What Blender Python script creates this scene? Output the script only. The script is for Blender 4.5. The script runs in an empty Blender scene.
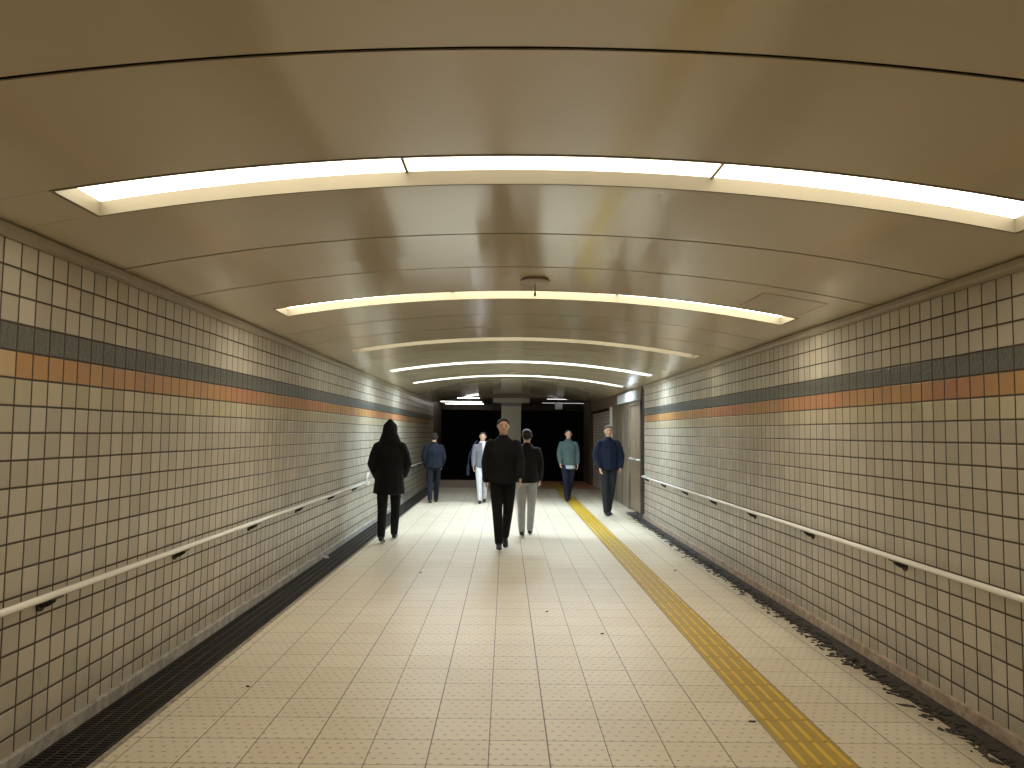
import bpy, bmesh, math, random
from mathutils import Vector, Matrix
random.seed(7)
S=bpy.context.scene; C=S.collection
PI=math.pi
# ------------------------------------------------------------------ node helper
class N:
    def __init__(s,name):
        s.m=bpy.data.materials.new(name); s.m.use_nodes=True
        s.t=s.m.node_tree; s.b=s.t.nodes['Principled BSDF']
    def n(s,ty,**k):
        x=s.t.nodes.new(ty)
        for a,b in k.items(): setattr(x,a,b)
        return x
    def put(s,sock,v):
        if hasattr(v,'links') or isinstance(v,bpy.types.NodeSocket): s.t.links.new(v,sock)
        else: sock.default_value=v
    def math(s,op,a,b=0.0,c=0.0):
        x=s.n('ShaderNodeMath',operation=op); s.put(x.inputs[0],a); s.put(x.inputs[1],b)
        if op in('MULTIPLY_ADD','SMOOTH_MIN','COMPARE'): s.put(x.inputs[2],c)
        return x.outputs[0]
    def ramp(s,v,a,b,c=0.0,d=1.0,smooth=True):
        x=s.n('ShaderNodeMapRange',interpolation_type='SMOOTHSTEP' if smooth else 'LINEAR')
        s.put(x.inputs[0],v)
        for i,q in enumerate((a,b,c,d)): s.put(x.inputs[i+1],q)
        return x.outputs[0]
    def mix(s,f,a,b,blend='MIX'):
        x=s.n('ShaderNodeMix',data_type='RGBA',blend_type=blend); s.put(x.inputs[0],f)
        s.put(x.inputs[6],a if not isinstance(a,tuple) else (*a,1)[:4]); s.put(x.inputs[7],b if not isinstance(b,tuple) else (*b,1)[:4])
        return x.outputs[2]
    def coord(s):
        x=s.n('ShaderNodeTexCoord').outputs['Object']; q=s.n('ShaderNodeSeparateXYZ'); s.t.links.new(x,q.inputs[0])
        s.P=x; return q.outputs
    def comb(s,x,y,z=0.0):
        q=s.n('ShaderNodeCombineXYZ'); s.put(q.inputs[0],x);s.put(q.inputs[1],y);s.put(q.inputs[2],z); return q.outputs[0]
    def white(s,v):
        q=s.n('ShaderNodeTexWhiteNoise',noise_dimensions='3D'); s.put(q.inputs['Vector'],v)
        r=s.n('ShaderNodeSeparateColor'); s.t.links.new(q.outputs['Color'],r.inputs[0]); return r.outputs
    def noise(s,v,scale,detail=3,rough=.5):
        q=s.n('ShaderNodeTexNoise'); s.put(q.inputs['Vector'],v); q.inputs['Scale'].default_value=scale
        q.inputs['Detail'].default_value=detail; q.inputs['Roughness'].default_value=rough; return q.outputs['Fac']
    def bump(s,h,dist=.002,strength=1.0,normal=None):
        q=s.n('ShaderNodeBump'); s.put(q.inputs['Height'],h); q.inputs['Distance'].default_value=dist; q.inputs['Strength'].default_value=strength
        if normal: s.put(q.inputs['Normal'],normal)
        s.t.links.new(q.outputs[0],s.b.inputs['Normal']); return q.outputs[0]
    def col(s,v): s.put(s.b.inputs['Base Color'],v if not isinstance(v,tuple) else (*v,1)[:4])
    def set(s,**k):
        for a,v in k.items(): s.put(s.b.inputs[a.replace('_',' ')],v)
        return s
def plain(name,c,rough=.5,metal=0,var=.12,scale=30,coat=0):
    m=N(name); m.coord(); f=m.noise(m.P,scale)
    m.col(m.mix(f,tuple(x*(1-var) for x in c),tuple(min(1,x*(1+var)) for x in c)))
    m.set(Roughness=rough,Metallic=metal); m.b.inputs['Coat Weight'].default_value=coat
    return m.m
def emit(name,c,st):
    m=N(name); m.col(tuple(x*.8 for x in c)); m.set(Roughness=.5); m.b.inputs['Emission Color'].default_value=(*c,1); m.b.inputs['Emission Strength'].default_value=st
    return m.m
# ------------------------------------------------------------------ mesh helpers
def box(bm,x0,x1,y0,y1,z0,z1):
    v=[bm.verts.new((x,y,z)) for z in(z0,z1) for y in(y0,y1) for x in(x0,x1)]
    for f in((0,2,3,1),(4,5,7,6),(0,1,5,4),(2,6,7,3),(0,4,6,2),(1,3,7,5)): bm.faces.new([v[i] for i in f])
    return v
def prism_y(bm,prof,y0,y1):   # prof: list (x,z) closed, extruded along Y
    a=[bm.verts.new((x,y0,z)) for x,z in prof]; b=[bm.verts.new((x,y1,z)) for x,z in prof]
    n=len(prof)
    for i in range(n): bm.faces.new((a[i],a[(i+1)%n],b[(i+1)%n],b[i]))
    bm.faces.new(a[::-1]); bm.faces.new(b)
def tube(bm,pts,r,seg=14,cap=True):
    rings=[]
    pts=[Vector(p) for p in pts]
    for i,p in enumerate(pts):
        d=(pts[min(i+1,len(pts)-1)]-pts[max(i-1,0)]).normalized()
        u=d.cross(Vector((0,0,1)));
        if u.length<1e-3: u=d.cross(Vector((1,0,0)))
        u.normalize(); w=d.cross(u).normalized()
        rr=r[i] if isinstance(r,(list,tuple)) else r
        rings.append([bm.verts.new(p+rr*(math.cos(2*PI*k/seg)*u+math.sin(2*PI*k/seg)*w)) for k in range(seg)])
    for a,b in zip(rings,rings[1:]):
        for k in range(seg): bm.faces.new((a[k],a[(k+1)%seg],b[(k+1)%seg],b[k]))
    if cap: bm.faces.new(rings[0][::-1]); bm.faces.new(rings[-1])
def obj(name,bm,mat,parent=None,smooth=False,kind=None,label=None,cat=None,group=None,bevel=0):
    bmesh.ops.recalc_face_normals(bm,faces=bm.faces[:])
    if bevel: bmesh.ops.bevel(bm,geom=bm.edges[:],offset=bevel,segments=2,affect='EDGES',profile=.5)
    me=bpy.data.meshes.new(name); bm.to_mesh(me); bm.free()
    for m in (mat if isinstance(mat,list) else [mat]): me.materials.append(m)
    if smooth:
        for p in me.polygons: p.use_smooth=True
        me.set_sharp_from_angle(angle=.6)
    o=bpy.data.objects.new(name,me); C.objects.link(o); o.parent=parent
    tag(o,label,cat,group,kind); return o
def tag(o,label=None,cat=None,group=None,kind=None):
    if label:o['label']=label
    if cat:o['category']=cat
    if group:o['group']=group
    if kind:o['kind']=kind
def empty(name,loc,label,cat,group=None,rz=0,kind=None):
    o=bpy.data.objects.new(name,None); C.objects.link(o); o.location=loc; o.rotation_euler=(0,0,rz); o.empty_display_size=.1
    tag(o,label,cat,group,kind); return o
B=bmesh.new
# ------------------------------------------------------------------ dimensions
XL,XR=-2.325,2.69; ZT=2.475; ZC=2.545; YB=-4.0; YE=24.5; YR=14.9; CX=(XL+XR)/2
HW=(XR-XL)/2; SAG=2.80-ZC; RAD=(HW*HW+SAG*SAG)/(2*SAG)
def arc(x): return 2.80-RAD+math.sqrt(RAD*RAD-(x-CX)**2)
# ------------------------------------------------------------------ materials
def tile_wall(name,seed):
    m=N(name); x,y,z=m.coord(); p=.13
    u=m.math('DIVIDE',y,p); v=m.math('DIVIDE',m.math('SUBTRACT',z,.01),p)
    wob=m.math('MULTIPLY',m.math('SUBTRACT',m.noise(m.P,2.3,1),.5),.05)
    fu=m.math('FRACT',m.math('ADD',u,wob)); fv=m.math('FRACT',m.math('ADD',v,wob))
    iu=m.math('FLOOR',m.math('ADD',u,wob)); iv=m.math('FLOOR',m.math('ADD',v,wob))
    e=m.math('MINIMUM',m.math('SUBTRACT',.5,m.math('ABSOLUTE',m.math('SUBTRACT',fu,.5))),m.math('SUBTRACT',.5,m.math('ABSOLUTE',m.math('SUBTRACT',fv,.5))))
    g=m.ramp(e,.031,.05)           # 1 on the tile, 0 in the joint
    r,gg,b=m.white(m.comb(iu,iv,seed))[:3]
    base=m.mix(r,(.38,.34,.26),(.54,.49,.395))
    base=m.mix(m.ramp(gg,.9,.99,0,.7),base,(.44,.37,.25))
    cl=m.noise(m.P,.9,3); base=m.mix(m.ramp(cl,.35,.7,0,.35),base,(.40,.35,.27))
    def row(k): return m.math('COMPARE',iv,k,.3)
    base=m.mix(m.math('MULTIPLY',row(13),.7),base,m.mix(r,(.42,.35,.20),(.56,.49,.31)))
    org=m.mix(m.math('MULTIPLY',m.math('MAXIMUM',m.ramp(m.noise(m.comb(0.0,y,seed),.7,2),.4,.6),m.ramp(y,4.3,4.5,0,.0)),m.math('MULTIPLY',m.ramp(y,4.2,4.5,.0,1),.85)),m.mix(r,(.42,.20,.045),(.50,.25,.06)),m.mix(r,(.40,.135,.04),(.50,.20,.06))); org=m.mix(m.math('GREATER_THAN',gg,.97),org,(.52,.36,.18))
    base=m.mix(row(14),base,org)
    gn=m.noise(m.P,42,4); base=m.mix(row(15),base,m.mix(gn,(.02,.027,.022),(.075,.085,.068)))
    # grime and lime stains of their own shape
    st=m.ramp(m.noise(m.comb(0.0,m.math('MULTIPLY',y,5.),m.math('MULTIPLY',z,3.)),1.6,5,.65),.58,.74)
    low=m.ramp(z,.1,.75,1,0); base=m.mix(m.math('MULTIPLY',m.math('MULTIPLY',st,low),.55),base,(.17,.14,.10))
    lime=m.ramp(m.noise(m.comb(3.0,m.math('MULTIPLY',y,2.2),m.math('MULTIPLY',z,2.8)),2.2,5,.7),.67,.76)
    base=m.mix(m.math('MULTIPLY',m.math('MULTIPLY',lime,m.ramp(z,.3,1.0,1,0)),.45),base,(.66,.63,.58))
    fine=m.noise(m.P,60,3); base=m.mix(.12,base,m.mix(fine,(.2,.17,.12),(.8,.78,.7)))
    m.col(m.mix(g,(.062,.045,.032),base))
    m.set(Roughness=m.ramp(g,0,1,.8,.34,False))
    m.b.inputs['Specular IOR Level'].default_value=.5
    tilt=m.math('ADD',m.math('MULTIPLY',m.math('SUBTRACT',r,.5),m.math('MULTIPLY',fu,.5)),m.math('MULTIPLY',m.math('SUBTRACT',b,.5),m.math('MULTIPLY',fv,.5)))
    pil=m.ramp(e,.015,.09,0,1)
    h=m.math('ADD',m.math('ADD',pil,tilt),m.math('MULTIPLY',m.math('MULTIPLY',row(15),gn),2.6))
    h=m.math('ADD',h,m.math('MULTIPLY',m.noise(m.P,14,2),.35))
    m.bump(h,.0035,.8); return m.m
M={}
M['tileL']=tile_wall('wall_tile',1.); M['tileR']=tile_wall('wall_tile_right',5.)
def floor_mat():
    m=N('floor_tile'); x,y,z=m.coord(); p=.3
    u=m.math('DIVIDE',m.math('SUBTRACT',x,.234),p); v=m.math('DIVIDE',m.math('SUBTRACT',y,.2),p)
    fu=m.math('FRACT',u); fv=m.math('FRACT',v); iu=m.math('FLOOR',u); iv=m.math('FLOOR',v)
    eu=m.math('SUBTRACT',.5,m.math('ABSOLUTE',m.math('SUBTRACT',fu,.5))); ev=m.math('SUBTRACT',.5,m.math('ABSOLUTE',m.math('SUBTRACT',fv,.5)))
    wl=m.white(m.comb(m.math('ROUND',u),3.,1.))[0]
    gu=m.ramp(eu,m.math("MULTIPLY_ADD",wl,.005,.004),m.math("MULTIPLY_ADD",wl,.005,.011)); gv=m.ramp(ev,.0045,.011,.05,1)
    g=m.math('MULTIPLY',gu,gv)
    r,gg,b=m.white(m.comb(iu,iv,2.))[:3]
    base=m.mix(r,(.72,.64,.49),(.76,.69,.55))
    base=m.mix(m.ramp(m.noise(m.P,1.3,3),.4,.7,0,.25),base,(.60,.51,.37))
    # staggered anti-slip dashes pressed into every tile
    q=.06; rowv=m.math('FLOOR',m.math('DIVIDE',y,q)); off=m.math('MULTIPLY',m.math('MODULO',m.math('ABSOLUTE',rowv),2.),.5)
    du=m.math('ADD',m.math('DIVIDE',x,q),off); w=m.white(m.comb(m.math('FLOOR',du),rowv,7.))
    cx=m.math('SUBTRACT',m.math('SUBTRACT',m.math('FRACT',du),.5),m.math('MULTIPLY',m.math('SUBTRACT',w[0],.5),.12)); cy=m.math('SUBTRACT',m.math('SUBTRACT',m.math('FRACT',m.math('DIVIDE',y,q)),.5),m.math('MULTIPLY',m.math('SUBTRACT',w[1],.5),.12))
    d=m.math('SQRT',m.math('ADD',m.math('POWER',m.math('ABSOLUTE',m.math('DIVIDE',cx,.2)),2.),m.math('POWER',m.math('ABSOLUTE',m.math('DIVIDE',cy,.14)),2.)))
    dash=m.ramp(d,.7,1.1,1,0); dd=m.math('MULTIPLY',dash,m.ramp(w[2],.1,.5,.35,.8))
    base=m.mix(m.math('MULTIPLY',dd,.72),base,(.20,.155,.105))
    edge=m.ramp(m.math('ADD',x,m.math('MULTIPLY',m.noise(m.P,6,4),.12)),2.25,2.55,0,.5)
    base=m.mix(edge,base,(.22,.18,.13))
    m.col(m.mix(g,(.10,.075,.05),base)); m.set(Roughness=m.math('ADD',.28,m.math('MULTIPLY',m.noise(m.P,9,3),.14)))
    tilt=m.math('ADD',m.math('MULTIPLY',m.math('SUBTRACT',gg,.5),fu),m.math('MULTIPLY',m.math('SUBTRACT',b,.5),fv))
    h=m.math('ADD',g,m.math('MULTIPLY',tilt,.5)); m.bump(h,.0012,.6); return m.m
M['floor']=floor_mat()
def ceil_mat():
    m=N('ceiling_panel'); x,y,z=m.coord()
    c=m.mix(m.noise(m.comb(m.math('MULTIPLY',x,.5),y,z),1.5,4),(.60,.52,.375),(.66,.575,.43))
    c=m.mix(m.ramp(m.noise(m.P,9,5,.8),.70,.78,0,.35),c,(.2,.16,.1))
    m.col(c); m.set(Roughness=.14,Metallic=0); m.b.inputs['Specular IOR Level'].default_value=.8
    pn=m.math('FLOOR',m.math('MULTIPLY',m.math('ADD',y,.7),1.03))
    h=m.noise(m.comb(m.math('MULTIPLY',x,1.5),m.math('MULTIPLY',y,.06),m.math('MULTIPLY',pn,3.7)),1.6,2)
    m.bump(h,.02,.5); return m.m
M['ceil']=ceil_mat()
M['gap']=plain('ceiling_gap',(.014,.010,.007),.95); M['gap'].node_tree.nodes['Principled BSDF'].inputs['Specular IOR Level'].default_value=0.
M['cornice']=plain('cornice_paint',(.34,.29,.21),.45,0,.15,6)
def concrete(name,a,b,sc=12):
    m=N(name); m.coord(); f=m.noise(m.P,sc,6,.7); m.col(m.mix(m.ramp(f,.35,.65),a,b)); m.set(Roughness=.75); m.bump(f,.004,.6); return m.m
M['kerbL']=concrete('kerb_grey',(.27,.25,.22),(.46,.43,.38)); M['kerbR']=concrete('kerb_pink',(.30,.22,.16),(.50,.40,.31))
M['gutter']=concrete('gutter_dark',(.018,.015,.012),(.06,.05,.04),20)
M['border']=concrete('gutter_border',(.22,.19,.15),(.4,.35,.27),18)
M['iron']=plain('grate_iron',(.055,.05,.045),.5,.5,.4,25)
M['rail']=plain('rail_coating',(.88,.86,.80),.25,0,.04,20,.5)
M['bracket']=plain('bracket_black',(.02,.018,.016),.5)
def yellow():
    m=N('tactile_yellow'); x,y,z=m.coord(); c=m.mix(m.noise(m.P,5,5,.7),(.62,.40,.03),(.80,.57,.055))
    s=m.ramp(m.noise(m.P,26,5,.75),.60,.72,0,.5); c=m.mix(s,c,(.30,.20,.05))
    j=m.math('FRACT',m.math('DIVIDE',m.math('SUBTRACT',y,.2),.3)); e=m.math('SUBTRACT',.5,m.math('ABSOLUTE',m.math('SUBTRACT',j,.5)))
    c=m.mix(m.ramp(e,.004,.012,.8,0),c,(.18,.11,.02))
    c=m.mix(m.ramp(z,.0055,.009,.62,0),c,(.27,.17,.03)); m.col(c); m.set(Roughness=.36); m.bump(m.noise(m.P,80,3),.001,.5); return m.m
M['yellow']=yellow()
M['ledge']=plain('light_recess_paint',(.20,.175,.12),.5,0,.08,8)
def streak(name,a,b,rough=.4,metal=.3,sc=3):
    m=N(name); x,y,z=m.coord(); f=m.noise(m.comb(m.math('MULTIPLY',x,4.),m.math('MULTIPLY',y,4.),m.math('MULTIPLY',z,.35)),sc,4,.6)
    m.col(m.mix(m.ramp(f,.3,.7),a,b)); m.set(Roughness=rough,Metallic=metal); return m.m
M['door']=streak('door_metal',(.17,.125,.08),(.30,.23,.155)); M['panel']=streak('panel_metal',(.13,.10,.068),(.36,.30,.22),.35)
M['brown']=streak('brown_stone',(.11,.075,.045),(.17,.115,.07),.45,0)
M['lintel']=streak('lintel_brown',(.20,.14,.085),(.27,.20,.13),.5,0)
M['black']=plain('black_metal',(.015,.014,.013),.4); M['steel']=plain('handle_steel',(.75,.74,.7),.25,.6)
M['white']=plain('white_plastic',(.62,.66,.70),1.,0,.03); M['white'].node_tree.nodes['Principled BSDF'].inputs['Specular IOR Level'].default_value=.1; M['post']=plain('post_white',(.8,.78,.78),.4,0,.04)
def lattice():
    m=N('lattice_pink'); x,y,z=m.coord(); a=m.math('FRACT',m.math('DIVIDE',y,.26)); b=m.math('FRACT',m.math('DIVIDE',z,.085))
    g=m.math('MULTIPLY',m.ramp(a,.04,.09),m.ramp(b,.10,.22)); m.col(m.mix(g,(.20,.16,.16),(.85,.77,.77))); m.set(Roughness=.35); m.bump(g,.004); return m.m
M['lattice']=lattice()
def lobby():
    m=N('lobby_floor_tile'); x,y,z=m.coord(); 
    fu=m.math('FRACT',m.math('DIVIDE',x,.3)); fv=m.math('FRACT',m.math('DIVIDE',y,.3))
    g=m.math('MULTIPLY',m.ramp(fu,.01,.03),m.ramp(fv,.01,.03))
    c=m.mix(m.ramp(m.math('ADD',x,0.),1.0,1.2),(.42,.33,.22),(.55,.27,.16)); m.col(m.mix(g,(.12,.08,.05),c)); m.set(Roughness=.4); return m.m
M['lobby']=lobby(); M['red']=plain('red_brick_nosing',(.30,.085,.05),.5)
M['lobbyceil']=plain('lobby_ceiling_paint',(.30,.25,.20),.6); M['cream']=plain('column_cream',(.80,.80,.70),.4,0,.04)
M['creamgrey']=plain('column_collar_grey',(.38,.38,.35),.4)
M['darkstep']=plain('dark_step_stone',(.02,.016,.014),.7)
# ------------------------------------------------------------------ floor
def st(name,bm,mat,**k): return obj(name,bm,mat,kind='structure',**k)
GL0,GL1=-2.29,-1.925; GR0,GR1=2.475,2.655
YL=22.2
bm=B(); box(bm,GL1,GR0,YB,YL,-.12,0); st('floor',bm,M['floor'])
bm=B(); box(bm,GR0,XR,15.9,YL,-.12,0); st('floor_doorway',bm,M['floor'])
bm=B(); box(bm,GL0,XR+.6,YL,25.65,-.12,-.002); st('floor_lobby',bm,M['lobby'])
bm=B(); box(bm,-2.7,3.3,25.65,25.75,-.14,.004); st('trim_4',bm,M['red'])
bm=B()
for k in range(8): box(bm,-2.7,3.3,25.75+.3*k,26.05+.3*k,-.17*(k+1)-.15,-.17*(k+1))
st('stairs_down',bm,M['darkstep'])
# left channel with grating, right gutter
bm=B(); box(bm,GL0,GL1,YB,YL,-.12,-.05); st('floor_channel_left',bm,M['gutter'])
bm=B(); box(bm,GL1-.035,GL1-.001,YB,YL,-.05,.001); st('trim_5',bm,M['border'])
bm=B(); box(bm,GR0,XR,YB,15.9,-.12,-.012); st('floor_channel_right',bm,M['gutter'])
bm=B(); y=1.5
while y<YL-.02:
    box(bm,GL0+.02,GL1-.05,y,y+.011,-.03,-.004); y+=.03
for k in range(5): box(bm,GL0+.015+k*.073,GL0+.023+k*.073,1.5,YL,-.032,-.001)
obj('drain_grating',bm,M['iron'],label='long black iron drain grating along the foot of the left tiled wall',cat='drain grating')
# ragged grime and dead leaves along right gutter
bm=B(); rnd=random.Random(3)
for i in range(1500):
    y=3.+12.5*rnd.random(); x=GR0+.02+rnd.gauss(0,.045); a=rnd.random()*PI; r=.008+.022*rnd.random()**2
    if x>2.64 or x<2.2: continue
    cc=Vector((x,y,.002 if x<GR0 else -.01)); n=rnd.randint(5,7)
    vs=[]
    for k in range(n):
        t=2*PI*k/n; q=r*(.5+.8*rnd.random()); vs.append((q*math.cos(t)*1.8,q*math.sin(t)*.7))
    lo=[bm.verts.new(cc+Vector((px*math.cos(a)-py*math.sin(a),px*math.sin(a)+py*math.cos(a),0))) for px,py in vs]
    hi=[bm.verts.new(v.co+Vector((0,0,.002+.004*rnd.random()))) for v in lo]
    bm.faces.new(lo[::-1]); bm.faces.new(hi)
    for k in range(n): bm.faces.new((lo[k],lo[(k+1)%n],hi[(k+1)%n],hi[k]))
obj('gutter_debris',bm,M['gutter'],kind='stuff',label='black ragged dirt and leaf shreds littering the gutter by the right wall',cat='debris')
# ------------------------------------------------------------------ walls
bm=B(); box(bm,XL-.25,XL,YB,YE,-.12,ZC+.3); st('wall_left',bm,M['tileL'])
bm=B(); box(bm,XR,XR+.25,YB,YR,-.12,ZC+.3); st('wall_right',bm,M['tileR'])
bm=B(); box(bm,XL,GL0,YB,YE,-.12,.06); st('baseboard_left',bm,M['kerbL'],bevel=.006)
bm=B(); box(bm,GR1,XR,YB,YR,-.12,.06); st('baseboard_right',bm,M['kerbR'],bevel=.006)
def cornice(nm,x,s,y1):
    bm=B(); prism_y(bm,[(x,ZT),(x+s*.018,ZT),(x+s*.018,ZT+.018),(x+s*.032,ZT+.03),(x+s*.032,ZT+.058),(x+s*.012,ZT+.066),(x+s*.012,ZC+.0),(x,ZC)],YB,y1); st(nm,bm,M['cornice'])
cornice('trim_1',XL,1,YE); cornice('trim_2',XR,-1,YR)
# ------------------------------------------------------------------ ceiling panels
LP=3.17; L0=3.255; LW=.375
LX0,LX1=-1.96,2.45
def arcstrip(bm,x0,x1,y0,y1,dz=0.,th=.02,n=40):
    lo=[];hi=[]
    for i in range(n+1):
        x=x0+(x1-x0)*i/n; z=arc(x)+dz
        lo.append((bm.verts.new((x,y0,z)),bm.verts.new((x,y1,z)))); hi.append((bm.verts.new((x,y0,z+th)),bm.verts.new((x,y1,z+th))))
    for i in range(n):
        bm.faces.new((lo[i][0],lo[i+1][0],lo[i+1][1],lo[i][1])); bm.faces.new((hi[i][0],hi[i][1],hi[i+1][1],hi[i+1][0]))
        bm.faces.new((lo[i][0],hi[i][0],hi[i+1][0],lo[i+1][0])); bm.faces.new((lo[i][1],lo[i+1][1],hi[i+1][1],hi[i][1]))
    for i in(0,n): bm.faces.new((lo[i][0],lo[i][1],hi[i][1],hi[i][0]))
bm=B(); g=.011
lights=[L0+LP*k for k in range(-2,7)]; lights=[l for l in lights if l>YB+.2 and l<17]
segs=[]; 
for l in [L0+LP*k for k in range(-3,8)]:
    segs+= [(l,l+LW,'L'),(l+LW,l+1.31,'P'),(l+1.31,l+2.24,'P'),(l+2.24,l+LP,'P')]
for a,b,t in segs:
    if b<YB or a>YE: continue
    a_=max(a,YB); b_=min(b,YE)
    if t=='L' and any(abs(a-l)<.01 for l in lights):
        arcstrip(bm,XL+.002,LX0,a_+.0015,b_-.0015,n=6); arcstrip(bm,LX1,XR-.002,a_+.0015,b_-.0015,n=6)
    else:
        gg=.0015 if t=='L' else g
        # edges beside a light module are tight, the others open joints
        l=.0015 if any(abs(a_-(q+LW))<.01 for q in lights) else g
        r=.0015 if any(abs(b_-q)<.01 for q in lights) else g
        arcstrip(bm,XL+.002,XR-.002,a_+(gg if t=='L' else l),b_-(gg if t=='L' else r))
o=st('ceiling',bm,M['ceil'])
for p in o.data.polygons: p.use_smooth=True
o.data.set_sharp_from_angle(angle=.5)
bm=B(); arcstrip(bm,XL-.05,XR+.05,YB,YE,.15,.03); 
for a,b,t in segs:      # dark backing strip above every open joint
    if YB<b<YE: 
        if not any(abs(b-l)<.01 or abs(b-l-LW)<.01 for l in lights): arcstrip(bm,XL+.003,XR-.003,b-.0108,b+.0108,.005,.01)
st('ceiling_void',bm,M['gap'])
# ------------------------------------------------------------------ ceiling lights
warm=(1.,.89,.70); cool=(.74,.88,1.)
LS={-1:(4,warm),0:(4.5,warm),1:(6.5,(1.,.90,.71)),2:(11,(1.,.91,.74)),3:(5,(1.,.93,.78)),4:(36,cool),5:(40,cool)}
labels={1:'long curved ceiling light of three panels, nearest and widest overhead',2:'curved ceiling light just behind the round ceiling cap with a hanging pull',
3:'third curved ceiling light from the camera, dim cream glow with dark ends',4:'thin bright white ceiling arc, the larger of the two far cool ones',5:'farthest bright white ceiling arc, the smaller of the two far cool ones',
0:'curved ceiling light directly above the camera, out of the frame',-1:'curved ceiling light behind the camera, out of the frame'}
DH=.066
SX=[LX0,LX0+(LX1-LX0)/3,LX0+2*(LX1-LX0)/3,LX1]
for i,l in enumerate(lights):
    k=round((l-L0)/LP)+1
    if k<0 or k>5: k=max(-1,min(k,5))
    t=empty('ceiling_light',(CX,l+LW/2,2.80),labels[k],'ceiling light','curved ceiling lights')
    off=Vector((-CX,-(l+LW/2),-2.80))
    def fin(bm): bmesh.ops.translate(bm,verts=bm.verts[:],vec=off); return bm
    bm=B()
    arcstrip(bm,LX0-.012,LX1+.012,l-.012,l+.004,-.003,DH+.03); arcstrip(bm,LX0-.012,LX1+.012,l+LW-.004,l+LW+.012,-.003,DH+.03)
    for x in (LX0-.012,LX1-.004): arcstrip(bm,x,x+.016,l+.004,l+LW-.004,-.003,DH+.03,n=1)
    obj('frame',fin(bm),M['ledge'],t,smooth=True)
    for x in SX[1:3]:
        bm=B(); arcstrip(bm,x-.006,x+.006,l+.006,l+LW-.006,DH-.006,.02,n=1)
        obj('divider',fin(bm),M['ledge'],t)
    s_,c_=LS[k]
    for j in range(3):
        f=(1,.6,1.)[j] if k==1 else 1
        bm=B(); arcstrip(bm,SX[j]+.008,SX[j+1]-.008,l+.006,l+LW-.006,DH,.012,n=14)
        obj('diffuser',fin(bm),emit('diffuser_glow',c_,s_*f),t,smooth=False)
# ------------------------------------------------------------------ ceiling caps, hatch
def sprinkler(x,y,r,label,pull):
    z=arc(x); t=empty('smoke_detector',(x,y,z),label,'detector','round ceiling detectors')
    bm=B(); prof=[(0,-.035),(r*.55,-.034),(r*.85,-.03),(r,-.022),(r,-.014),(r*.93,-.014),(r*.9,.004),(0,.004)]
    rings=[[bm.verts.new((max(a,.0005)*math.cos(2*PI*k/36),max(a,.0005)*math.sin(2*PI*k/36),b)) for k in range(36)] for a,b in prof]
    for a,b in zip(rings,rings[1:]):
        for k in range(36): bm.faces.new((a[k],a[(k+1)%36],b[(k+1)%36],b[k]))
    obj('cover',bm,M['cornice'],t,smooth=True)
    if pull:
        bm=B(); tube(bm,[(0,0,-.03),(0,0,-.10)],.003,8); obj('stem',bm,M['bracket'],t)
        bm=B(); tube(bm,[(0,0,-.095),(0,0,-.108),(0,0,-.125),(0,0,-.135)],[.003,.007,.01,.006],10); obj('tip',bm,M['bracket'],t)
sprinkler(.215,5.93,.115,'round beige ceiling cap with a thin dark pull, before second light',True)
sprinkler(.15,15.0,.11,'tiny round ceiling cap far down the tunnel between the two white arcs',False)
# inspection hatch outline on the curved panel
bm=B(); hx0,hx1,hy0,hy1=1.93,2.42,5.72,6.30
for a,b,c,d in((hx0,hx0+.006,hy0,hy1),(hx1-.006,hx1,hy0,hy1),(hx0,hx1,hy0,hy0+.008),(hx0,hx1,hy1-.008,hy1)):
    arcstrip(bm,a,b,c,d,-.0015,.003,n=6)
t=empty('ceiling_hatch',((hx0+hx1)/2,6.0,2.58),'square access hatch in the curved ceiling beside the second light','ceiling hatch')
bmesh.ops.translate(bm,verts=bm.verts[:],vec=-t.location); obj('joint',bm,M['lintel'],t)
bm=B(); arcstrip(bm,hx0+.008,hx1-.008,hy0+.01,hy1-.01,-.002,.004,n=8); bmesh.ops.translate(bm,verts=bm.verts[:],vec=-t.location); obj('hatch_panel',bm,M['ceil'],t)
# ------------------------------------------------------------------ handrails
def rail(x,s,y0,y1,ys,label,loop=None):
    t=empty('handrail',(x,y0,.765 if x<0 else .79),label,'handrail','wall handrails')
    xr=s*.075; bm=B()
    pts=[(0,0,0),(s*.05,0,0),(xr,.03,0)] if False else [(xr,0,0)]
    n=20
    for i in range(1,n): pts.append((xr,(y1-y0)*i/n,0))
    L=y1-y0
    pts+=[(xr,L-.06,0),(xr*.85,L-.02,0),(xr*.5,L,0),(0,L,0)]
    tube(bm,pts,.019,16); obj('rail',bm,M['rail'],t,smooth=True)
    if loop:
        bm=B(); tube(bm,[(xr,L-.02,.0),(xr,L-.02,.09),(xr,L+.03,.14),(xr,L+.10,.14),(xr,L+.15,.09),(xr,L+.15,.0),(xr,L+.10,-.05),(0,L+.10,-.05)],.017,12); obj('end_loop',bm,M['rail'],t,smooth=True)
    for y in ys:
        bm=B(); yy=y-y0
        tube(bm,[(xr,yy,-.012),(xr*.9,yy,-.028),(xr*.5,yy,-.045),(0,yy,-.05)],[.012,.015,.018,.024],12)
        box(bm,min(xr-s*.02,xr+s*.012),max(xr-s*.02,xr+s*.012),yy-.055,yy+.055,-.024,-.0155)
        tube(bm,[(s*.001,yy,-.05),(s*.010,yy,-.05)],.036,20)
        obj('bracket',bm,M['bracket'],t,smooth=False)
rail(XL,1,1.4,12.6,[2.36+1.565*k for k in range(7)],'long white round handrail on black brackets along left tiled wall',loop=True)
rail(XL,1,15.6,24.0,[15.9+1.565*k for k in range(6)],'short far handrail on the left wall behind the hooded walker')
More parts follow.
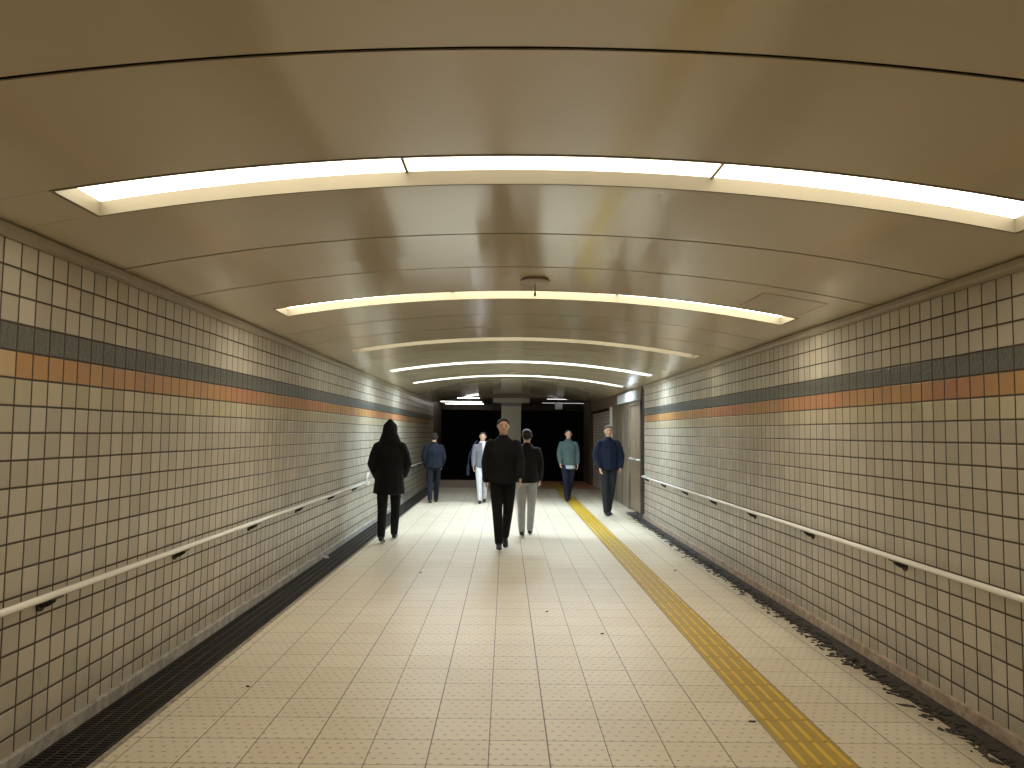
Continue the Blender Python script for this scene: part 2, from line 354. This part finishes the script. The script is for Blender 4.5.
rail(XR,-1,1.4,14.75,[2.10+1.545*k for k in range(9)],'long white round handrail on black brackets along right tiled wall')
# ------------------------------------------------------------------ tactile strip
bm=B(); X0,X1=1.434+.004,1.734-.004
prism_y(bm,[(X0,0.0),(X1,0.0),(X1-.003,.005),(X0+.003,.005)],.5,25.6)
y=.5
for k in range(83):
    y=.5+.3*k
    for j in range(4):
        xc=X0+.037+j*.0727; w=.0125; a=y+.012; b=y+.288
        lo=[bm.verts.new(p) for p in((xc-w,a,.0049),(xc+w,a,.0049),(xc+w,b,.0049),(xc-w,b,.0049))]
        hi=[bm.verts.new(p) for p in((xc-w*.6,a+.008,.0125),(xc+w*.6,a+.008,.0125),(xc+w*.6,b-.008,.0125),(xc-w*.6,b-.008,.0125))]
        bm.faces.new(hi)
        for q in range(4): bm.faces.new((lo[q],lo[(q+1)%4],hi[(q+1)%4],hi[q]))
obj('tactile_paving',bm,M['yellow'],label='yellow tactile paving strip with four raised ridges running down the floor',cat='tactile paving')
# ------------------------------------------------------------------ right side end: door, panel, lattice, column
bm=B(); box(bm,XR-.012,XR+.25,YR,YR+.2,-.12,ZC+.25); st('trim_6',bm,M['black'],bevel=.004)
d=empty('door_1',(XR,15.85,0),None,None,kind='structure')
bm=B(); box(bm,.0,.06,-.70,.70,.02,2.24); obj('door_leaf',bm,M['door'],d,bevel=.005)
bm=B(); 
for a,b,c,e in((-.72,-.66,0,2.27),(.66,.72,0,2.27),(-.72,.72,2.2,2.27)): box(bm,-.04,.05,a,b,c,e)
obj('door_frame',bm,M['panel'],d)
bm=B(); tube(bm,[(.01,-.60,1.08),(-.07,-.60,1.08),(-.07,.40,1.08),(.01,.40,1.08)],.022,12); obj('door_handle',bm,M['steel'],d,smooth=True,label='horizontal steel push bar')
bm=B(); box(bm,-.005,0.001,-.60,.60,.98,1.0); obj('door_rail',bm,M['panel'],d)
bm=B(); box(bm,XR-.02,XR+.25,16.6,19.25,-.12,2.26); 
for q in(17.5,18.4): box(bm,XR-.03,XR-.02,q,q+.02,0,2.26)
st('wall_panel_right',bm,M['panel'])
bm=B(); box(bm,XR-.03,XR+.3,YR+.22,YE,2.27,ZC+.25); st('trim_7',bm,M['lintel'])
bm=B(); box(bm,-.04,.03,-1.3,1.3,-.10,.10)
t=empty('sign_box',(XR-.03,16.55,2.38),'long blank white sign box mounted above the brown doors on the right','sign box')
bmesh.ops.translate(bm,verts=bm.verts[:],vec=(-.03,0,0)); obj('case',bm,M['white'],t,bevel=.008)
bm=B(); box(bm,-.076,-.0695,-1.27,1.27,-.085,.085); obj('face_panel',bm,M['white'],t)
t=empty('lattice_screen',(XR+.02,21.5,0),'pale pinkish lattice screen with white post set in the brown opening','screen')
bm=B(); box(bm,0,.04,-2.2,2.3,.0,2.2); obj('lattice',bm,M['lattice'],t)
bm=B(); box(bm,-.1,.05,-2.25,-2.15,0,2.27); obj('post',bm,M['post'],t,bevel=.01)
bm=B(); box(bm,XR-.06,XR+.5,24.0,26.0,-.12,2.72); st('trim_8',bm,M['brown'],bevel=.01)
bm=B(); box(bm,XR+.3,XR+.4,19.25,24.0,-.12,2.6); st('wall_right_recess',bm,M['brown'])
bm=B(); box(bm,XR,XR+.6,15.9,YL,-.12,-.001); st('floor_recess',bm,M['lobby'])
# ------------------------------------------------------------------ lobby beyond
bm=B(); box(bm,-2.9,3.5,YE,31,2.72,2.9); st('ceiling_lobby',bm,M['lobbyceil'])
bm=B(); box(bm,-2.9,3.5,31,31.2,2.50,2.9); st('trim_9',bm,M['brown'])
bm=B(); box(bm,-2.9,-2.6,YE,31,-1.5,2.72); st('wall_lobby_left',bm,M['brown'])
bm=B(); box(bm,3.25,3.5,26.0,31,-1.5,2.72); st('wall_lobby_right',bm,M['brown'])
bm=B(); box(bm,XL-.6,XL,YE,YE+.05,-.1,2.72); st('wall_lobby_return',bm,M['brown'])
t=empty('support_column',(.17,25.35,0),'pale square column with a wide capital at the far end of the tunnel','column')
bm=B(); box(bm,-.32,.32,-.3,.3,.005,2.46); obj('shaft',bm,M['cream'],t,bevel=.012)
bm=B(); box(bm,-.33,.33,-.31,.31,2.46,2.57); obj('collar',bm,M['creamgrey'],t)
bm=B(); box(bm,-.60,.60,-.42,.42,2.57,2.72); obj('capital',bm,M['cream'],t,bevel=.008)
t=empty('hanging_sign',(1.72,25.1,2.38),'small pale box hung under the dark lobby ceiling right of column','hanging sign')
bm=B(); box(bm,-.12,.12,-.04,.04,0,.22); obj('box',bm,M['white'],t,bevel=.006)
for q in(-.08,.08):
    bm=B(); tube(bm,[(q,0,.22),(q,0,.34)],.008,8); obj('rod',bm,M['bracket'],t)
def lobby_light(x0,x1,y,st_,label):
    t=empty('lobby_light',((x0+x1)/2,y,2.72),label,'ceiling light','strip lights in the far lobby'); h=(x1-x0)/2
    bm=B(); box(bm,-h,h,-.07,.07,-.018,.004); obj('housing',bm,M['white'],t,bevel=.005)
    bm=B(); box(bm,-h+.03,h-.03,-.025,.025,-.03,-.018); obj('tube',bm,emit('lobby_glow',(1.,.97,.93),st_),t)
for i,(yy,s_) in enumerate(((24.8,26),(27.9,12),(30.0,10))):
    lobby_light(-2.4,-.85,yy,s_,['nearest','middle','farthest'][i]+' bright strip light on the far lobby ceiling, left of the column')
for i,(yy,s_) in enumerate(((24.9,2.),(28.2,.8))):
    lobby_light(1.3,3.0,yy,s_,['nearer','farther'][i]+' dim strip light on the far lobby ceiling, right of the column')
# ------------------------------------------------------------------ litter on the floor
def litter(name,x,y,r,mat,label,cat,seed,h=.008):
    rnd=random.Random(seed); bm=B(); n=9; top=[];lo=[]
    for k in range(n):
        a=2*PI*k/n; q=r*(.55+.7*rnd.random()); top.append(bm.verts.new((q*math.cos(a),q*math.sin(a)*.6,.002+h*rnd.random()))); lo.append(bm.verts.new((q*.9*math.cos(a),q*.9*math.sin(a)*.6,0)))
    c=bm.verts.new((0,0,h)); 
    for k in range(n): bm.faces.new((top[k],top[(k+1)%n],c)); bm.faces.new((lo[k],lo[(k+1)%n],top[(k+1)%n],top[k]))
    bm.faces.new(lo[::-1])
    o=obj(name,bm,mat,label=label,cat=cat); o.location=(x,y,.0005)
CAMZ=1.6; F=767.; PT,YW,RL=map(math.radians,(3.62,.42,.66))
fw=Vector((math.sin(YW)*math.cos(PT),math.cos(YW)*math.cos(PT),math.sin(PT))); rt0=Vector((math.cos(YW),-math.sin(YW),0)); up0=rt0.cross(fw)
rt=math.cos(RL)*rt0+math.sin(RL)*up0; up=math.cos(RL)*up0-math.sin(RL)*rt0
def gnd(px,py):
    d=(px-512)/F*rt-(py-384)/F*up+fw; k=-CAMZ/d.z; return d.x*k,d.y*k
M['leaf']=plain('dry_leaf_dark',(.06,.045,.03),.8); M['paper']=plain('paper_white',(.75,.75,.74),.6)
for i,(px,py,r,l) in enumerate(((752,722,.02,'dark dry leaf scrap on floor tiles left of the yellow strip, nearest'),(547,612,.012,'tiny dark speck of litter on the pale floor mid tunnel'),(602,634,.012,'small dark speck of litter on floor between the speck and yellow strip'),(421,573,.014,'small dark litter spot on the tiles left of centre'),(248,687,.016,'small brown leaf bit on the tiles near the left grating'),(675,571,.014,'small dark scrap right of the yellow strip'))):
    x,y=gnd(px,py); litter('leaf_litter',x,y,r,M['leaf'],l,'litter',i)
x,y=gnd(325,558); litter('paper_scrap',x,y,.05,M['paper'],'crumpled white paper scrap lying on the left drain grating','paper scrap',11,.03)
# ------------------------------------------------------------------ people
from mathutils import Euler
_ico={}
def ico(n=2):
    if n not in _ico:
        bm=B(); bmesh.ops.create_icosphere(bm,subdivisions=n,radius=1); _ico[n]=[v.co.copy() for v in bm.verts]; bm.free()
    return _ico[n]
def ell(c,r,rot=None):
    if not isinstance(r,(tuple,list)): r=(r,r,r)
    c=Vector(c); R=rot.to_matrix() if rot else Matrix.Identity(3)
    return [c+R@Vector((v.x*r[0],v.y*r[1],v.z*r[2])) for v in ico()]
def hull(bm,*blobs):
    b2=B()
    for b in blobs:
        for p in b: b2.verts.new(p)
    r=bmesh.ops.convex_hull(b2,input=b2.verts[:])
    bmesh.ops.delete(b2,geom=[g for g in r['geom_interior'] if isinstance(g,bmesh.types.BMVert)],context='VERTS')
    me=bpy.data.meshes.new('t'); b2.to_mesh(me); b2.free(); bm.from_mesh(me); bpy.data.meshes.remove(me)
def chain(bm,*bl):
    for a,b in zip(bl,bl[1:]): hull(bm,a,b)
def fuse(name,bm,mat,parent,vox,smooth=3,label=None,cut=None):
    bmesh.ops.recalc_face_normals(bm,faces=bm.faces[:])
    me=bpy.data.meshes.new(name); bm.to_mesh(me); bm.free(); o=bpy.data.objects.new(name,me); C.objects.link(o)
    r=o.modifiers.new('r','REMESH'); r.mode='VOXEL'; r.voxel_size=vox; r.use_smooth_shade=True
    s=o.modifiers.new('s','SMOOTH'); s.iterations=smooth; s.factor=.5
    dg=bpy.context.evaluated_depsgraph_get(); m2=bpy.data.meshes.new_from_object(o.evaluated_get(dg)); o.modifiers.clear(); o.data=m2; m2.name=name
    bpy.data.meshes.remove(me); m2.materials.clear(); m2.materials.append(mat)
    for p in m2.polygons: p.use_smooth=True
    o.parent=parent
    if label:o['label']=label
    return o
def cloth(name,c,rough=.85):
    m=N(name); m.coord(); f=m.noise(m.P,9,4); m.col(m.mix(f,tuple(x*.75 for x in c),tuple(x*1.2 for x in c))); m.set(Roughness=rough); m.b.inputs['Specular IOR Level'].default_value=.25
    m.bump(m.noise(m.comb(*[m.math('MULTIPLY',q,s) for q,s in zip(m.coord(),(1.,1.,.5))]),7,3),.02,.6); return m.m
M['skin']=plain('skin',(.50,.30,.20),.5,0,.06,10); M['eye']=plain('eye_dark',(.02,.015,.012),.2); M['lip']=plain('lip',(.40,.17,.13),.5)
def person(loc,face,H,legs,arms,label,top,bottom,shoe=(.02,.02,.02),hair=(.015,.012,.01),coat=None,hood=False,hairlen=0,skirt=False,hem=None,bulk=1.,bag=None,scarf=None,feet=(0,0),pocket=False):
    s=H/1.76
    root=empty('person',loc,label,'person','walkers in the underpass',rz=face)
    root.scale=(s,s,s)
    V=Vector
    # ---- joints, facing local -Y
    J={}
    for i,sx in enumerate((-1,1)):
        a,b,t=[math.radians(q) for q in legs[i]]
        hip=V((sx*.092,0,.93)); knee=hip+.435*V((-sx*.04,-math.sin(a),-math.cos(a))); q=a-b
        ank=knee+.42*V((-sx*.06,-math.sin(q),-math.cos(q))); J['h',i],J['k',i],J['a',i],J['t',i]=hip,knee,ank,t
    def lowest(i):
        t=J['t',i]; A=J['a',i]; return min(A.z-.075, A.z-.075*math.cos(t)-.17*math.sin(t))
    dz=-min(lowest(0),lowest(1)); D=V((0,0,dz))
    for k in list(J):
        if k[0]!='t': J[k]=J[k]+D
    pz=dz
    def P(x,y,z): return V((x,y,z+pz))
    for i,sx in enumerate((-1,1)):
        sw,el,ab=[math.radians(q) for q in arms[i]]
        sh=P(sx*.185,.005,1.435); e=sh+.285*V((sx*math.sin(ab),-math.sin(sw)*math.cos(ab),-math.cos(sw)*math.cos(ab)))
        f=sw+el; inn=-.35 if pocket else -.05
        w=e+.25*V((sx*inn*math.sin(el+.2)*1.,-math.sin(f),-math.cos(f))).normalized(); J['s',i],J['e',i],J['w',i]=sh,e,w
    # ---- body: one continuous surface
    bm=B()
    hull(bm,ell(P(0,.0,1.655),(.076,.094,.10)),ell(P(0,-.03,1.585),(.052,.06,.05)))     # skull to jaw
    hull(bm,ell(P(0,-.098,1.632),(.013,.016,.012)),ell(P(0,-.088,1.668),(.009,.010,.012)))  # nose
    hull(bm,ell(P(0,-.078,1.69),(.045,.018,.010)),ell(P(0,-.06,1.70),(.05,.02,.02)))       # brow
    ell_=[hull(bm,ell(P(sx*.078,.008,1.655),(.010,.019,.032)),ell(P(sx*.08,.012,1.665),(.012,.016,.02))) for sx in(-1,1)]
    chain(bm,ell(P(0,.012,1.60),(.052,.056,.03)),ell(P(0,.015,1.48),(.058,.06,.03)))
    torso=[((0,.01,1.42),(.13,.075,.04)),((0,0,1.32),(.165,.108,.07)),((0,0,1.14),(.135,.095,.06)),((0,.005,.98),(.155,.108,.07))]
    chain(bm,*[ell(P(*c),r) for c,r in torso])
    for i in(0,1):
        sx=(-1,1)[i]; h,k,a=J['h',i],J['k',i],J['a',i]
        chain(bm,ell(h,.085),ell(k,.055),ell(k.lerp(a,.3),.053),ell(a,.036))
        S_,E_,W_=J['s',i],J['e',i],J['w',i]
        chain(bm,ell(S_+V((-sx*.025,0,-.04)),.045),ell(E_,.038),ell(W_,.026))
        dr=(W_-E_).normalized(); side=V((1,0,0))-dr*dr.x; side.normalize(); nrm=dr.cross(side)
        # hand: palm, four fingers with a knuckle bend and a thumb; palm faces the thigh, thumb forward
        pal=nrm if nrm.y<0 else -nrm       # across the palm, towards the front (thumb side)
        inw=V((-sx,0,0)); inw=(inw-dr*inw.dot(dr)).normalized()
        c0=W_+dr*.02; c1=W_+dr*.085
        hull(bm,ell(c0,(.016,.024,.02)),ell(c1+pal*.026,.012),ell(c1-pal*.028,.011))
        for j,(o_,L) in enumerate(((.031,.07),(.0105,.078),(-.0105,.073),(-.031,.058))):
            b0=c1+pal*o_; b1=b0+(dr+inw*.25).normalized()*L*.5; b2=b1+(dr+inw*.9).normalized()*L*.5
            chain(bm,ell(b0,.0093),ell(b1,.0085),ell(b2,.007))
        t0=c0+pal*.02+dr*.012; t1=t0+(pal*.7+dr*.7+inw*.2).normalized()*.038; t2=t1+(dr+inw*.3).normalized()*.03
        chain(bm,ell(t0,.011),ell(t1,.010),ell(t2,.0075))
    fuse('body',bm,M['skin'],root,.0075,2)
    for sx in(-1,1):
        bm=B(); hull(bm,ell(P(sx*.031,-.083,1.662),(.013,.008,.006))); obj('eye',bm,M['eye'],root,smooth=True)
    bm=B(); hull(bm,ell(P(0,-.084,1.598),(.022,.008,.006))); obj('mouth',bm,M['lip'],root,smooth=True)
    # ---- hair or hood
    if hair and not hood:
        bm=B(); hull(bm,ell(P(0,.02,1.70),(.086,.092,.072)),ell(P(0,.045,1.66),(.082,.07,.08)))
        if hairlen: hull(bm,ell(P(0,.055,1.66),(.085,.055,.08)),ell(P(0,.07,1.66-hairlen),(.085,.04,.05)))
        for sx in(-1,1): hull(bm,ell(P(sx*.072,.02,1.69),(.014,.045,.04)),ell(P(sx*.074,.03,1.64),(.01,.03,.03)))
        fuse('hair',bm,cloth('hair_'+('dark'),hair,.6),root,.009,2)
    # ---- jacket
    mt=cloth('top_cloth',top); k_=bulk; hemz=coat if coat else .90
    sx_=(-1,1); bm=B()
    tr=[((0,.012,1.50),(.085,.075,.03)),((0,.01,1.43),(.165,.10,.05)),((0,0,1.30),(.195*k_,.14*k_,.07)),((0,0,1.12),(.18*k_,.135*k_,.06)),((0,.003,.97),(.19*k_,.145*k_,.05)),]
    tr.append(((0,.003,hemz),(.195*k_+(.93-hemz)*.12,.15*k_+(.93-hemz)*.12,.035)))
    chain(bm,*[ell(P(*c),r) for c,r in tr])
    for i in(0,1):
        S_,E_,W_=J['s',i],J['e',i],J['w',i]
        We=W_-(W_-E_).normalized()*.01
        chain(bm,ell(S_+V((-sx_[i]*.012,0,-.028)),.070*k_),ell(S_.lerp(E_,.5),.066*k_),ell(E_,.062*k_),ell(E_.lerp(We,.6),.054*k_),ell(We,.046*k_ if not pocket else .05))
    if hood:
        hull(bm,ell(P(0,.02,1.675),(.112,.118,.12)),ell(P(0,.05,1.60),(.115,.10,.09)),ell(P(0,.02,1.80),(.03,.04,.02)))
        hull(bm,ell(P(0,.04,1.60),(.12,.10,.07)),ell(P(0,.02,1.47),(.175,.105,.05)))
    else:
        hull(bm,ell(P(0,.02,1.53),(.068,.07,.025)),ell(P(0,.015,1.47),(.09,.085,.03)))
    fuse('hooded_coat' if hood else ('coat' if coat else 'jacket'),bm,mt,root,.012,4)
    if hem:
        bm=B(); hull(bm,ell(P(0,.003,.90),(.178,.135,.03)),ell(P(0,.003,.80),(.185,.14,.02))); fuse('shirt_hem',bm,cloth('hem_cloth',hem),root,.012,2,label='pale shirt hem below the jacket')
    # ---- trousers
    bm=B()
    hull(bm,ell(P(0,.003,1.0),(.16,.118,.04)),ell(P(0,.005,.90),(.172,.128,.06)))
    for i in(0,1):
        h,k,a=J['h',i],J['k',i],J['a',i]; a2=a.lerp(k,.03)
        chain(bm,ell(h,(.095,.11,.09)),ell(h.lerp(k,.5),.088),ell(k,.072),ell(k.lerp(a,.45),.066),ell(a2,.056))
    if skirt: hull(bm,ell(P(0,.003,.90),(.17,.13,.03)),ell(P(0,0,.42),(.22,.2,.02)))
    fuse('skirt' if skirt else 'trousers',bm,cloth('leg_cloth',bottom),root,.012,3)
    # ---- shoes
    for i in(0,1):
        a,t=J['a',i],J['t',i]; sx=(-1,1)[i]
        rot=Matrix.Rotation(t,3,'X')    # positive lets the toe drop
        def q(x,y,z): return a+rot@V((x,y,z))
        def eb(c,r): 
            c=V(c); return [a+rot@(c+V((v.x*r[0],v.y*r[1],v.z*r[2]))) for v in ico()]
        bm=B(); chain(bm,eb((0,.025,-.035),(.034,.036,.038)),eb((0,-.06,-.045),(.042,.045,.028)),eb((0,-.145,-.053),(.042,.045,.020)))
        hull(bm,eb((0,.0,.01),(.042,.045,.02)),eb((0,.01,-.04),(.036,.045,.02)),eb((0,-.04,-.04),(.036,.03,.02)))
        o=fuse('shoe',bm,cloth('shoe_leather',shoe,.4),root,.008,2)
    if scarf:
        bm=B(); hull(bm,ell(P(0,-.01,1.51),(.10,.10,.04))); hull(bm,ell(P(.03,-.11,1.46),(.05,.03,.04)),ell(P(.04,-.15,1.20),(.045,.02,.04))); fuse('scarf',bm,cloth('scarf_cloth',scarf),root,.01,2)
    if bag:
        bm=B(); S0=J['s',0]; 
        hull(bm,ell(P(-.36,-.02,.93),(.035,.12,.03)),ell(P(-.36,-.02,.72),(.04,.14,.04))); o=fuse('shoulder_bag',bm,cloth('bag_cloth',bag),None,.012,2)
        bm=B(); tube(bm,[P(-.36,-.10,.95),P(-.33,-.19,1.2),P(-.22,-.16,1.47),P(-.14,0,1.56),P(-.2,.15,1.45),P(-.33,.18,1.2),P(-.36,.08,.95)],.009,8); sb=obj('strap',bm,o.data.materials[0],o,smooth=True)
        o.location=root.location; o.rotation_euler=root.rotation_euler; o.scale=root.scale
        tag(o,bag_label,'bag')
    return root
bag_label='dark navy shoulder bag carried by the walker in pale clothes'
def at(px,py): x,y=gnd(px,py); return (x,y,0)
BK=(.006,.006,.007)
# hooded walker by the left wall, walking away
person(at(388,541),PI,1.76,((22,8,0),(-16,14,12)),((8,35,14),(-6,35,14)),'person in a long black hooded coat walking beside the left tiled wall',BK,(.007,.007,.008),hood=True,coat=.74,bulk=1.12,pocket=True)
person(at(433,503),PI,1.60,((18,6,0),(-14,14,10)),((5,25,12),(-5,25,12)),'person in a dark navy padded jacket at the far left wall',(.008,.011,.02),(.009,.012,.02),bulk=1.12,pocket=True)
person(at(482,503),0,1.60,((10,6,0),(-10,12,8)),((5,20,8),(-5,25,8)),'person in a grey top and white trousers left of the central walker',(.16,.16,.18),(.62,.62,.64),scarf=(.55,.5,.5),bag=(.02,.025,.05),hair=(.05,.035,.03))
person(at(502,549),.04,1.78,((16,10,0),(2,34,30)),((-12,18,10),(14,25,10)),'central person dressed all in black walking towards the camera',BK,(.006,.006,.007),bulk=1.08)
person(at(526,536),PI-.1,1.66,((14,4,0),(-10,12,10)),((10,20,8),(-10,20,8)),'person in a black jacket and grey trousers behind the central walker',BK,(.36,.36,.37),bulk=1.0)
person((at(568,501)[0],at(568,501)[1],.0127),.05,1.68,((12,6,0),(-10,14,8)),((8,25,10),(-6,25,10)),'person in a teal grey jacket with pale hem walking on the yellow strip',(.06,.095,.09),(.01,.012,.025),hem=(.42,.46,.48),hair=(.03,.025,.022),bulk=1.04)
person(at(608,515),.12,1.76,((5,3,0),(-5,8,3)),((4,22,16),(4,22,16)),'person in a navy jacket with hands by the pockets near right doors',(.009,.013,.032),(.025,.025,.032),hair=(.03,.022,.018),bulk=1.12,pocket=True)
# ------------------------------------------------------------------ camera, world
cam=bpy.data.cameras.new('camera'); co=bpy.data.objects.new('camera',cam); C.objects.link(co); S.camera=co
cam.sensor_width=36; cam.lens=F/1024*36; cam.clip_start=.05; cam.clip_end=200
mt=Matrix((rt,up,-fw)).transposed().to_4x4(); mt.translation=Vector((0,0,CAMZ)); co.matrix_world=mt
w=bpy.data.worlds.new('night'); S.world=w; w.use_nodes=True; w.node_tree.nodes['Background'].inputs[0].default_value=(.004,.0035,.003,1); w.node_tree.nodes['Background'].inputs[1].default_value=.2
S.view_settings.view_transform='Standard'; S.view_settings.look='None'; S.view_settings.gamma=1; S.view_settings.use_curve_mapping=False
S.view_settings.exposure=0.0
